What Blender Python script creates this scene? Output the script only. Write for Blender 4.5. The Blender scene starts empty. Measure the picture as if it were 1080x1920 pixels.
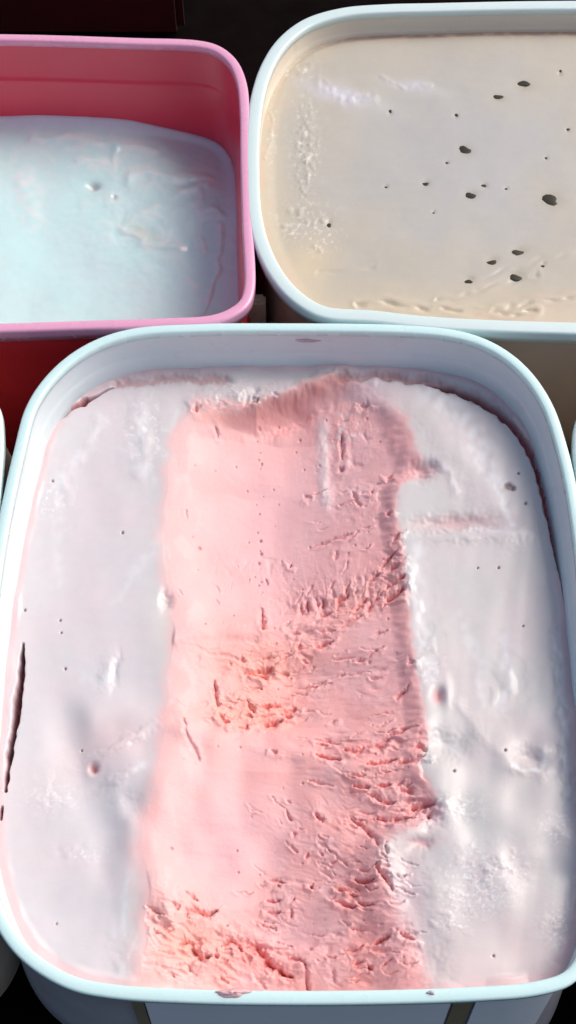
import bpy, math, random
import numpy as np
from mathutils import Vector

random.seed(4)
sc = bpy.context.scene

# ---------------------------------------------------------------- camera
PITCH = math.radians(62.0)
CAM_H = 0.43
F = 2637.0                                  # focal length in photograph pixels (1080 x 1920)
cam_d = bpy.data.cameras.new("camera")
cam = bpy.data.objects.new("camera", cam_d)
sc.collection.objects.link(cam)
cam.location = (0, 0, CAM_H)
cam.rotation_euler = (math.radians(90) - PITCH, 0, 0)
cam_d.sensor_fit = 'VERTICAL'
cam_d.sensor_height = 24.0
cam_d.lens = 24.0 * F / 1920.0
cam_d.clip_start = 0.01
cam_d.clip_end = 50
sc.camera = cam

# ---------------------------------------------------------------- sky, sun, exposure
SUN_EL = math.radians(46)
SUN_AZ = math.radians(62)                   # clockwise from +Y: to the right of the tubs
w = bpy.data.worlds.new("World")
sc.world = w
w.use_nodes = True
nt = w.node_tree
bg = nt.nodes["Background"]
sky = nt.nodes.new("ShaderNodeTexSky")
sky.sky_type = 'NISHITA'
sky.sun_disc = False
sky.sun_elevation = SUN_EL
sky.sun_rotation = SUN_AZ
sky.air_density = 1.0
sky.dust_density = 5.0
sky.ozone_density = 1.0
nt.links.new(sky.outputs[0], bg.inputs[0])
bg.inputs[1].default_value = 0.15
sun_d = bpy.data.lights.new("sun", 'SUN')
sun_d.energy = 2.5
sun_d.angle = math.radians(40)
sun_d.color = (1.0, 0.93, 0.88)
sun = bpy.data.objects.new("sun", sun_d)
sc.collection.objects.link(sun)
sdir = Vector((math.sin(SUN_AZ) * math.cos(SUN_EL), math.cos(SUN_AZ) * math.cos(SUN_EL), math.sin(SUN_EL)))
sun.rotation_euler = sdir.to_track_quat('Z', 'Y').to_euler()
sc.view_settings.view_transform = 'Standard'
sc.view_settings.look = 'None'
sc.view_settings.exposure = -0.38
sc.view_settings.gamma = 1.0

# ---------------------------------------------------------------- plan measurements
# Outlines and features were measured on the photograph; these turn a measured
# point into a point of a level plane at height z, and back.
CP, SP = math.cos(PITCH), math.sin(PITCH)

def plan(u, v, z=0.0):
    u = np.asarray(u, float); v = np.asarray(v, float)
    a = (u - 540) / F; b = -(v - 960) / F
    dy = CP + b * SP; dz = -SP + b * CP
    t = (z - CAM_H) / dz
    return a * t, dy * t

def unplan(x, y, z):
    zz = z - CAM_H
    depth = y * CP - zz * SP
    up = y * SP + zz * CP
    return 540 + F * x / depth, 960 - F * up / depth

# ---------------------------------------------------------------- tags
def tag(o, label=None, cat=None, group=None, kind=None):
    if label: o["label"] = label
    if cat: o["category"] = cat
    if group: o["group"] = group
    if kind: o["kind"] = kind
    return o

def empty(name, loc, label, cat, group=None):
    o = bpy.data.objects.new(name, None)
    sc.collection.objects.link(o)
    o.location = loc
    o.empty_display_size = 0.02
    return tag(o, label, cat, group)

def link(name, me, mat, parent=None, smooth=True):
    o = bpy.data.objects.new(name, me)
    sc.collection.objects.link(o)
    if mat: me.materials.append(mat)
    if smooth: me.shade_smooth()
    if parent is not None:
        o.parent = parent
        o.matrix_parent_inverse = parent.matrix_world.inverted() if False else o.matrix_parent_inverse
        o.location = -parent.location
    return o

def mesh_from(name, V, Fq):
    me = bpy.data.meshes.new(name)
    me.from_pydata([tuple(map(float, p)) for p in V], [], Fq)
    me.update()
    return me

# ---------------------------------------------------------------- noise
_rng = np.random.RandomState(11)
_perm = _rng.permutation(1024)
_ang = _rng.rand(1024) * 2 * np.pi
_gx, _gy = np.cos(_ang), np.sin(_ang)

def pn(x, y, seed=0):
    x = x + seed * 17.31; y = y + seed * 9.17
    xi = np.floor(x).astype(np.int64); yi = np.floor(y).astype(np.int64)
    xf = x - xi; yf = y - yi
    sx = xf * xf * xf * (xf * (xf * 6 - 15) + 10); sy = yf * yf * yf * (yf * (yf * 6 - 15) + 10)
    def g(ix, iy, dx, dy):
        k = _perm[(_perm[ix & 1023] + iy) & 1023]
        return _gx[k] * dx + _gy[k] * dy
    a = g(xi, yi, xf, yf); b = g(xi + 1, yi, xf - 1, yf)
    c = g(xi, yi + 1, xf, yf - 1); d = g(xi + 1, yi + 1, xf - 1, yf - 1)
    return ((a + (b - a) * sx) * (1 - sy) + (c + (d - c) * sx) * sy) * 1.5

def fbm(x, y, o=4, seed=0, gain=0.5):
    s = np.zeros_like(x); a = 1.0; n = 0
    for i in range(o):
        s += a * pn(x * 2 ** i, y * 2 ** i, seed + i); n += a; a *= gain
    return s / n

def sstep(a, b, x):
    t = np.clip((x - a) / (b - a), 0, 1)
    return t * t * (3 - 2 * t)

def seg_dist(u, v, pts):
    """distance to a polyline and the running parameter 0..1 along it"""
    best = np.full(u.shape, 1e9); par = np.zeros(u.shape); side = np.zeros(u.shape)
    n = len(pts) - 1
    for i in range(n):
        (x0, y0), (x1, y1) = pts[i], pts[i + 1]
        dx, dy = x1 - x0, y1 - y0
        L = dx * dx + dy * dy + 1e-9
        t = np.clip(((u - x0) * dx + (v - y0) * dy) / L, 0, 1)
        d = np.hypot(u - x0 - t * dx, v - y0 - t * dy)
        m = d < best
        best = np.where(m, d, best)
        par = np.where(m, (i + t) / n, par)
        side = np.where(m, np.sign((u - x0) * dy - (v - y0) * dx), side)
    return best, par, side

def poly_sd(u, v, pts):
    """signed distance to closed polygon, positive inside"""
    d = np.full(u.shape, 1e9); ins = np.zeros(u.shape, bool)
    n = len(pts)
    for i in range(n):
        (x0, y0), (x1, y1) = pts[i], pts[(i + 1) % n]
        dx, dy = x1 - x0, y1 - y0
        t = np.clip(((u - x0) * dx + (v - y0) * dy) / (dx * dx + dy * dy + 1e-12), 0, 1)
        d = np.minimum(d, np.hypot(u - x0 - t * dx, v - y0 - t * dy))
        c = ((y0 > v) != (y1 > v))
        with np.errstate(divide='ignore', invalid='ignore'):
            ins ^= c & (u < (x1 - x0) * (v - y0) / (y1 - y0 + 1e-15) + x0)
    return np.where(ins, d, -d)

def gauss(u, v, cx, cy, rx, ry, rot=0.0):
    c, s = math.cos(math.radians(rot)), math.sin(math.radians(rot))
    a = ((u - cx) * c + (v - cy) * s) / rx
    b = (-(u - cx) * s + (v - cy) * c) / ry
    return np.exp(-(a * a + b * b))

# ---------------------------------------------------------------- materials
def new_mat(name):
    m = bpy.data.materials.new(name); m.use_nodes = True
    return m, m.node_tree, m.node_tree.nodes["Principled BSDF"]

def noise_node(nt, scale, detail=4, rough=0.55, vec=None):
    n = nt.nodes.new("ShaderNodeTexNoise")
    n.inputs["Scale"].default_value = scale
    n.inputs["Detail"].default_value = detail
    n.inputs["Roughness"].default_value = rough
    if vec is not None: nt.links.new(vec, n.inputs["Vector"])
    return n

def plastic(name, col, rough=0.28, sss=0.0, var=0.06, coat=0.3, spots=0.0, spotcol=(0.3, 0.3, 0.3)):
    m, nt, p = new_mat(name)
    tc = nt.nodes.new("ShaderNodeTexCoord")
    n = noise_node(nt, 22, 5, 0.6, tc.outputs["Object"])
    mix = nt.nodes.new("ShaderNodeMix"); mix.data_type = 'RGBA'
    mix.inputs["A"].default_value = (*[c * (1 - var) for c in col], 1)
    mix.inputs["B"].default_value = (*[min(1, c * (1 + var)) for c in col], 1)
    nt.links.new(n.outputs["Fac"], mix.inputs["Factor"])
    last = mix.outputs["Result"]
    if spots > 0:
        n2 = noise_node(nt, 130, 4, 0.7, tc.outputs["Object"])
        r = nt.nodes.new("ShaderNodeValToRGB")
        r.color_ramp.elements[0].position = 0.60; r.color_ramp.elements[0].color = (0, 0, 0, 1)
        r.color_ramp.elements[1].position = 0.72; r.color_ramp.elements[1].color = (spots,) * 3 + (1,)
        nt.links.new(n2.outputs["Fac"], r.inputs[0])
        mx = nt.nodes.new("ShaderNodeMix"); mx.data_type = 'RGBA'
        nt.links.new(r.outputs[0], mx.inputs["Factor"]); nt.links.new(last, mx.inputs["A"])
        mx.inputs["B"].default_value = (*spotcol, 1)
        last = mx.outputs["Result"]
    nt.links.new(last, p.inputs["Base Color"])
    n3 = noise_node(nt, 60, 3, 0.6, tc.outputs["Object"])
    mr = nt.nodes.new("ShaderNodeMapRange")
    mr.inputs["To Min"].default_value = rough * 0.7; mr.inputs["To Max"].default_value = rough * 1.4
    nt.links.new(n3.outputs["Fac"], mr.inputs["Value"]); nt.links.new(mr.outputs[0], p.inputs["Roughness"])
    bp = nt.nodes.new("ShaderNodeBump"); bp.inputs["Strength"].default_value = 0.12; bp.inputs["Distance"].default_value = 0.0006
    nt.links.new(n3.outputs["Fac"], bp.inputs["Height"]); nt.links.new(bp.outputs[0], p.inputs["Normal"])
    p.inputs["Coat Weight"].default_value = coat; p.inputs["Coat Roughness"].default_value = 0.15
    p.inputs["Subsurface Weight"].default_value = sss
    p.inputs["Subsurface Radius"].default_value = (1, 0.9, 0.85)
    p.inputs["Subsurface Scale"].default_value = 0.002
    return m

def cream_mat(name, sss=0.25, radius=(1, 0.5, 0.42), rough=0.33, coat=0.5, fine=0.3, coat_r=0.18):
    m, nt, p = new_mat(name)
    at = nt.nodes.new("ShaderNodeAttribute"); at.attribute_name = "tint"
    wt = nt.nodes.new("ShaderNodeAttribute"); wt.attribute_name = "wet"
    tc = nt.nodes.new("ShaderNodeTexCoord")
    n = noise_node(nt, 260, 6, 0.65, tc.outputs["Object"])
    hs = nt.nodes.new("ShaderNodeHueSaturation")
    mr = nt.nodes.new("ShaderNodeMapRange")
    mr.inputs["To Min"].default_value = 0.94; mr.inputs["To Max"].default_value = 1.05
    nt.links.new(n.outputs["Fac"], mr.inputs["Value"]); nt.links.new(mr.outputs[0], hs.inputs["Value"])
    nt.links.new(at.outputs["Color"], hs.inputs["Color"]); nt.links.new(hs.outputs[0], p.inputs["Base Color"])
    rr = nt.nodes.new("ShaderNodeMapRange")
    rr.inputs["To Min"].default_value = 0.62; rr.inputs["To Max"].default_value = rough
    nt.links.new(wt.outputs["Fac"], rr.inputs["Value"]); nt.links.new(rr.outputs[0], p.inputs["Roughness"])
    cm = nt.nodes.new("ShaderNodeMath"); cm.operation = 'MULTIPLY'; cm.inputs[1].default_value = coat
    nt.links.new(wt.outputs["Fac"], cm.inputs[0]); nt.links.new(cm.outputs[0], p.inputs["Coat Weight"])
    p.inputs["Coat Roughness"].default_value = coat_r
    n2 = noise_node(nt, 1400, 3, 0.6, tc.outputs["Object"])
    bp = nt.nodes.new("ShaderNodeBump"); bp.inputs["Strength"].default_value = fine; bp.inputs["Distance"].default_value = 0.0003
    nt.links.new(n2.outputs["Fac"], bp.inputs["Height"]); nt.links.new(bp.outputs[0], p.inputs["Normal"])
    p.inputs["Subsurface Weight"].default_value = sss
    p.inputs["Subsurface Radius"].default_value = radius
    p.inputs["Subsurface Scale"].default_value = 0.0022
    return m

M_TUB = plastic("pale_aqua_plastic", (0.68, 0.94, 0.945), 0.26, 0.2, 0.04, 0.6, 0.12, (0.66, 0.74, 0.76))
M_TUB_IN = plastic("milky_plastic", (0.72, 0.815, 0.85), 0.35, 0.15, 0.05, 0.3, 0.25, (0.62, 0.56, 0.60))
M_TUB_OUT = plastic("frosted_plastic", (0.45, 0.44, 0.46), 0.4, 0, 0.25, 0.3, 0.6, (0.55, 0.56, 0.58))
M_LABEL = plastic("white_paper", (0.86, 0.92, 0.95), 0.45, 0, 0.06, 0.1)
M_SLOT = plastic("brown_slot", (0.26, 0.22, 0.14), 0.5, 0, 0.3, 0.1)  # brown of the slot strips on the front wall
M_PINK = plastic("pink_plastic", (0.86, 0.42, 0.62), 0.26, 0.15, 0.05, 0.5)
M_RED = plastic("red_plastic", (0.80, 0.045, 0.06), 0.33, 0.1, 0.12, 0.35)
M_RED_IN = plastic("red_pink_plastic", (0.80, 0.065, 0.12), 0.34, 0.25, 0.10, 0.35)
M_STAINED = plastic("cream_stained_plastic", (0.80, 0.72, 0.60), 0.35, 0.15, 0.12, 0.3, 0.4, (0.5, 0.38, 0.28))
M_TUB2 = plastic("pale_plastic", (0.72, 0.87, 0.87), 0.3, 0.15, 0.04, 0.4)
M_TUB2_OUT = plastic("beige_wall_plastic", (0.58, 0.48, 0.38), 0.4, 0, 0.15, 0.2)
M_TABLE = plastic("dark_table", (0.003, 0.001, 0.001), 0.9, 0, 0.4, 0.0)
M_TABLE.node_tree.nodes["Principled BSDF"].inputs["Specular IOR Level"].default_value = 0.08
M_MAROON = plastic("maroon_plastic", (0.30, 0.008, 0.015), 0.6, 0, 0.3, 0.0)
M_MAROON2 = plastic("shaded_maroon_plastic", (0.03, 0.0006, 0.0015), 0.8, 0, 0.6, 0.0)  # darker copy of the maroon, shade put into the colour
M_WOOD, _nt, _p = new_mat("weathered_wood")
_tc = _nt.nodes.new("ShaderNodeTexCoord")
_mp = _nt.nodes.new("ShaderNodeMapping"); _mp.inputs["Scale"].default_value = (1, 1, 0.12)
_nt.links.new(_tc.outputs["Object"], _mp.inputs[0])
_n = noise_node(_nt, 420, 5, 0.7, _mp.outputs[0])
_r = _nt.nodes.new("ShaderNodeValToRGB")
_r.color_ramp.elements[0].color = (0.42, 0.33, 0.24, 1); _r.color_ramp.elements[1].color = (0.80, 0.70, 0.55, 1)
_nt.links.new(_n.outputs["Fac"], _r.inputs[0]); _nt.links.new(_r.outputs[0], _p.inputs["Base Color"])
_p.inputs["Roughness"].default_value = 0.7
M_SEED = plastic("dark_seed", (0.026, 0.022, 0.012), 0.6, 0, 0.7, 0.1, 0.7, (0.16, 0.14, 0.10))
M_CREAM_A = cream_mat("pink_ice_cream", 0.14, rough=0.30, coat=0.38, fine=0.10)
M_CREAM_B = cream_mat("milk_ice_cream", 0.2, (1, 1, 1), 0.30, 0.6, 0.05, 0.14)
M_CREAM_C = cream_mat("beige_ice_cream", 0.2, (1, 0.8, 0.6), 0.36, 0.5, 0.15, 0.18)

for _m in (M_LABEL, M_TUB_OUT, M_TUB2_OUT, M_RED, M_SLOT):
    _b = _m.node_tree.nodes["Principled BSDF"]
    _b.inputs["Coat Weight"].default_value = 0.0; _b.inputs["Specular IOR Level"].default_value = 0.12

# ---------------------------------------------------------------- outlines
def smooth_closed(ctrl, n=420, z=0.0, iters=3):
    """Catmull-Rom through measured points, resampled evenly on the plane z"""
    x, y = plan([c[0] for c in ctrl], [c[1] for c in ctrl], z)
    P = np.stack([x, y], 1); m = len(P); out = []
    for i in range(m):
        p0, p1, p2, p3 = P[i - 1], P[i], P[(i + 1) % m], P[(i + 2) % m]
        d01 = max(np.linalg.norm(p1 - p0), 1e-6) ** .5; d12 = max(np.linalg.norm(p2 - p1), 1e-6) ** .5; d23 = max(np.linalg.norm(p3 - p2), 1e-6) ** .5
        m1 = (p2 - p0) / (d01 + d12) * d12; m1 = ((p1 - p0) / d01 - (p2 - p0) / (d01 + d12) + (p2 - p1) / d12) * d12
        m2 = ((p2 - p1) / d12 - (p3 - p1) / (d12 + d23) + (p3 - p2) / d23) * d12
        for t in np.linspace(0, 1, 24, endpoint=False):
            out.append((2 * t**3 - 3 * t**2 + 1) * p1 + (t**3 - 2 * t**2 + t) * m1 + (-2 * t**3 + 3 * t**2) * p2 + (t**3 - t**2) * m2)
    P = np.array(out)
    Q = np.vstack([P, P[:1]])
    L = np.concatenate([[0], np.cumsum(np.linalg.norm(np.diff(Q, axis=0), axis=1))])
    s = np.linspace(0, L[-1], n, endpoint=False)
    R = np.stack([np.interp(s, L, Q[:, 0]), np.interp(s, L, Q[:, 1])], 1)
    for _ in range(iters):
        R = 0.25 * np.roll(R, 1, 0) + 0.5 * R + 0.25 * np.roll(R, -1, 0)
    a = 0.5 * np.sum(R[:, 0] * np.roll(R[:, 1], -1) - np.roll(R[:, 0], -1) * R[:, 1])
    if a < 0: R = R[::-1].copy()
    return R

def normals_in(R):
    t = np.roll(R, -1, 0) - np.roll(R, 1, 0)
    t /= np.linalg.norm(t, axis=1)[:, None]
    nrm = np.stack([-t[:, 1], t[:, 0]], 1)
    for _ in range(6):
        nrm = 0.25 * np.roll(nrm, 1, 0) + 0.5 * nrm + 0.25 * np.roll(nrm, -1, 0)
    return nrm / np.linalg.norm(nrm, axis=1)[:, None]

def inset(R, d):
    return R + normals_in(R) * d

def sweep(name, R, prof, closed=False, cap=False):
    """profile = [(inward offset, z)] in metres swept round the outline"""
    N = len(R); nr = normals_in(R); V = []; Fs = []
    for (o, z) in prof:
        for i in range(N):
            q = R[i] + nr[i] * o
            V.append((q[0], q[1], z))
    m = len(prof)
    for j in range(m - 1 + (1 if closed else 0)):
        a = j * N; b = ((j + 1) % m) * N
        for i in range(N):
            k = (i + 1) % N
            Fs.append((a + i, b + i, b + k, a + k))
    if cap:
        Fs.append(tuple(range((m - 1) * N, m * N)))
    return mesh_from(name, V, Fs)

def rim_profile(wd=0.0046, skirt=0.007, r=0.0011):
    p = [(0.0004, -skirt), (0.0, -skirt * 0.5), (0.0, -r)]
    for k in range(1, 6):
        a = math.pi / 2 * k / 6
        p.append((r - r * math.cos(a), -r + r * math.sin(a)))
    p += [(r, 0.0), (wd * 0.5, 0.00018), (wd - r, 0.0)]
    for k in range(1, 6):
        a = math.pi / 2 * k / 6
        p.append((wd - r + r * math.sin(a), -r + r * math.cos(a)))
    p += [(wd, -r), (wd + 0.0001, -0.003), (wd - 0.0011, -0.0035), (0.0016, -0.0035), (0.0014, -skirt)]
    return p

def tub(name_lab, cat, group, ctrl, mats, depth=0.095, ledge=0.013, wd=0.0046, shrink=0.0, taper=0.006, skirt=0.007, sections=None, floor_drop=0.0):
    R = smooth_closed(ctrl)
    c = R.mean(0)
    root = empty("ice_cream_tub", (float(c[0]), float(c[1]), -depth), name_lab, cat, group)
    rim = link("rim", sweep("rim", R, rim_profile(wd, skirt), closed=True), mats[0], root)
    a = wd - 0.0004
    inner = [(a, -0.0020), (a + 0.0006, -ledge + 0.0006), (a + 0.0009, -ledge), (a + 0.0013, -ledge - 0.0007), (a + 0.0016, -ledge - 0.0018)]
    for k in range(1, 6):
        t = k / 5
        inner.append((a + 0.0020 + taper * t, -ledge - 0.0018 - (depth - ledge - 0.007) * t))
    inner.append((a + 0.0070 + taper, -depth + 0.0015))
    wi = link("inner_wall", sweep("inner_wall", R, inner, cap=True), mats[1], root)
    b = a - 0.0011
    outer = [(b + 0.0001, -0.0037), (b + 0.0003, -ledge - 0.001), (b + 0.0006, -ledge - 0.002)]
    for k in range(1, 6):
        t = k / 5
        outer.append((b + 0.0006 + (taper - 0.0135) * t, -ledge - 0.002 - (depth - ledge - 0.008) * t))  # wall flared outward so its front face catches more light
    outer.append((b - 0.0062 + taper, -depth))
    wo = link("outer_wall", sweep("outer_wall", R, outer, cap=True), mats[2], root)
    return root, R, a

MAIN = [(540, 604), (720, 606), (830, 613), (900, 629), (958, 660), (1005, 705), (1040, 762), (1060, 820), (1078, 890),
        (1098, 1010), (1116, 1200), (1130, 1400), (1138, 1560), (1134, 1690), (1112, 1790), (1080, 1842), (1010, 1866), (900, 1876),
        (740, 1882), (540, 1884), (360, 1881), (213, 1872), (128, 1855), (46, 1806), (0, 1752), (-34, 1670), (-52, 1560), (-50, 1400),
        (-36, 1200), (-14, 1030), (6, 925), (28, 830), (46, 764), (78, 712), (128, 664), (190, 630), (260, 612), (380, 605)]
PINK = [(478, 540), (474, 420), (470, 300), (468, 200), (462, 150), (444, 110), (412, 84), (375, 74), (250, 69), (100, 64), (0, 62),
        (-250, 60), (-420, 66), (-480, 110), (-505, 220), (-530, 400), (-540, 540), (-520, 610), (-440, 632), (-250, 626), (0, 622), (150, 617), (300, 612),
        (400, 606), (440, 592), (468, 570)]
CREAM = [(700, 603), (600, 594), (545, 562), (508, 520), (480, 465), (464, 400), (460, 330), (461, 255), (470, 180), (488, 122), (520, 72), (570, 34),
         (640, 13), (720, 6), (800, 4), (1000, 0), (1200, 0), (1330, 6), (1400, 30), (1452, 90), (1480, 180), (1500, 330), (1500, 450),
         (1470, 540), (1410, 600), (1320, 626), (1200, 630), (1080, 626), (900, 620), (800, 614)]

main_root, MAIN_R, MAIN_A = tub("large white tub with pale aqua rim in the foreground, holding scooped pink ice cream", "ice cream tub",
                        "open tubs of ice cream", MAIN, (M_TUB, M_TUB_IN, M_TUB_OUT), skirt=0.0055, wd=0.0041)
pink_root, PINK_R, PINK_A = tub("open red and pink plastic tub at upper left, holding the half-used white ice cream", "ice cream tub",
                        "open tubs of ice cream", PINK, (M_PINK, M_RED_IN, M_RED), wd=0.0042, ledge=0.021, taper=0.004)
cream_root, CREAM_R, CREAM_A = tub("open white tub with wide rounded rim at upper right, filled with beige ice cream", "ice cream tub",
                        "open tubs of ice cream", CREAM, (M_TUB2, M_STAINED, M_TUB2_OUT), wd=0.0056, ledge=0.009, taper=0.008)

# ---------------------------------------------------------------- surfaces of ice cream
def surface(name, R, off, step, zmean, fn, mat, parent_loc_z, label, cat, group=None, over=0.0012):
    """height field inside the outline inset by off; fn(u, v, x, y, edge) -> z, tint(rgb), wet"""
    P = inset(R, off - over)
    x0, y0 = P.min(0); x1, y1 = P.max(0)
    xs = np.arange(x0, x1 + step, step); ys = np.arange(y0, y1 + step, step)
    # leave out what lies far outside the frame of the photograph
    X, Y = np.meshgrid(xs, ys)
    poly = [tuple(p) for p in inset(R, off - over)[::4]]
    sd = poly_sd(X, Y, poly)
    U, V = unplan(X, Y, zmean)
    Z, T, W = fn(U, V, X, Y, sd - over)
    keep = sd > 0
    ny, nx = X.shape
    idx = -np.ones(ny * nx, np.int64); kf = keep.ravel()
    idx[kf] = np.arange(kf.sum())
    q = keep[:-1, :-1] & keep[1:, :-1] & keep[:-1, 1:] & keep[1:, 1:]
    jj, ii = np.nonzero(q)
    a = idx[jj * nx + ii]; b = idx[jj * nx + ii + 1]; c = idx[(jj + 1) * nx + ii + 1]; d = idx[(jj + 1) * nx + ii]
    faces = np.stack([a, b, c, d], 1).astype(np.int32)
    co = np.stack([X.ravel()[kf], Y.ravel()[kf], Z.ravel()[kf]], 1)
    tint = np.stack([t.ravel()[kf] for t in T] + [np.ones(kf.sum())], 1)
    wet = W.ravel()[kf]
    # the body below the surface
    Rb = inset(R, off + 0.0035)[::3]; nb = len(Rb); n0 = len(co)
    zt, zb = zmean - 0.032, parent_loc_z + 0.01
    Rc = inset(R, off + 0.0075)[::3]
    co = np.vstack([co, np.column_stack([Rb, np.full(nb, zt)]), np.column_stack([Rc, np.full(nb, zb)])])
    tint = np.vstack([tint, np.tile(tint.mean(0), (2 * nb, 1))]); wet = np.concatenate([wet, np.zeros(2 * nb)])
    me = bpy.data.meshes.new(name)
    nf = len(faces); extra = []
    for i in range(nb):
        k = (i + 1) % nb
        extra.append((n0 + nb + i, n0 + nb + k, n0 + k, n0 + i))
    caps = [list(range(n0, n0 + nb)), list(range(n0 + 2 * nb - 1, n0 + nb - 1, -1))]
    loops = np.concatenate([faces.ravel(), np.array(extra, np.int32).ravel(), np.array(caps[0] + caps[1], np.int32)])
    tot = np.concatenate([np.full(nf + nb, 4, np.int32), np.array([nb, nb], np.int32)])
    start = np.concatenate([[0], np.cumsum(tot)[:-1]]).astype(np.int32)
    me.vertices.add(len(co)); me.vertices.foreach_set("co", co.astype(np.float32).ravel())
    me.loops.add(len(loops)); me.loops.foreach_set("vertex_index", loops.astype(np.int32))
    me.polygons.add(len(tot)); me.polygons.foreach_set("loop_start", start)
    me.update(calc_edges=True)
    me.validate()
    ca = me.attributes.new("tint", 'FLOAT_COLOR', 'POINT'); ca.data.foreach_set("color", tint.astype(np.float32).ravel())
    wa = me.attributes.new("wet", 'FLOAT', 'POINT'); wa.data.foreach_set("value", wet.astype(np.float32))
    o = link(name, me, mat, None)
    tag(o, label, cat, group)
    # object origin at the base of the block
    c0 = Vector((float(R[:, 0].mean()), float(R[:, 1].mean()), zb))
    me.transform(__import__("mathutils").Matrix.Translation(-c0)); o.location = c0
    return o, (xs, ys, Z)

def height_at(field, x, y):
    xs, ys, Z = field
    i = int(np.clip(np.searchsorted(xs, x), 0, len(xs) - 1)); j = int(np.clip(np.searchsorted(ys, y), 0, len(ys) - 1))
    return float(Z[j, i])

# ---- main: pink ice cream with a scooped channel
LEFT = [(740, 372), (770, 345), (800, 330), (860, 316), (950, 306), (1040, 303), (1100, 312), (1150, 324), (1200, 322), (1260, 316), (1330, 312),
        (1400, 306), (1470, 292), (1530, 270), (1600, 262), (1650, 280), (1700, 286), (1760, 276), (1850, 262)]
RIGHT = [(700, 690), (740, 730), (770, 765), (800, 776), (840, 788), (870, 800), (888, 770), (900, 748), (960, 742), (1020, 754), (1100, 762), (1180, 770), (1260, 780), (1330, 792),
         (1390, 802), (1430, 782), (1460, 790), (1500, 814), (1535, 824), (1560, 770), (1600, 722), (1680, 742), (1760, 782), (1850, 806)]

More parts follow.
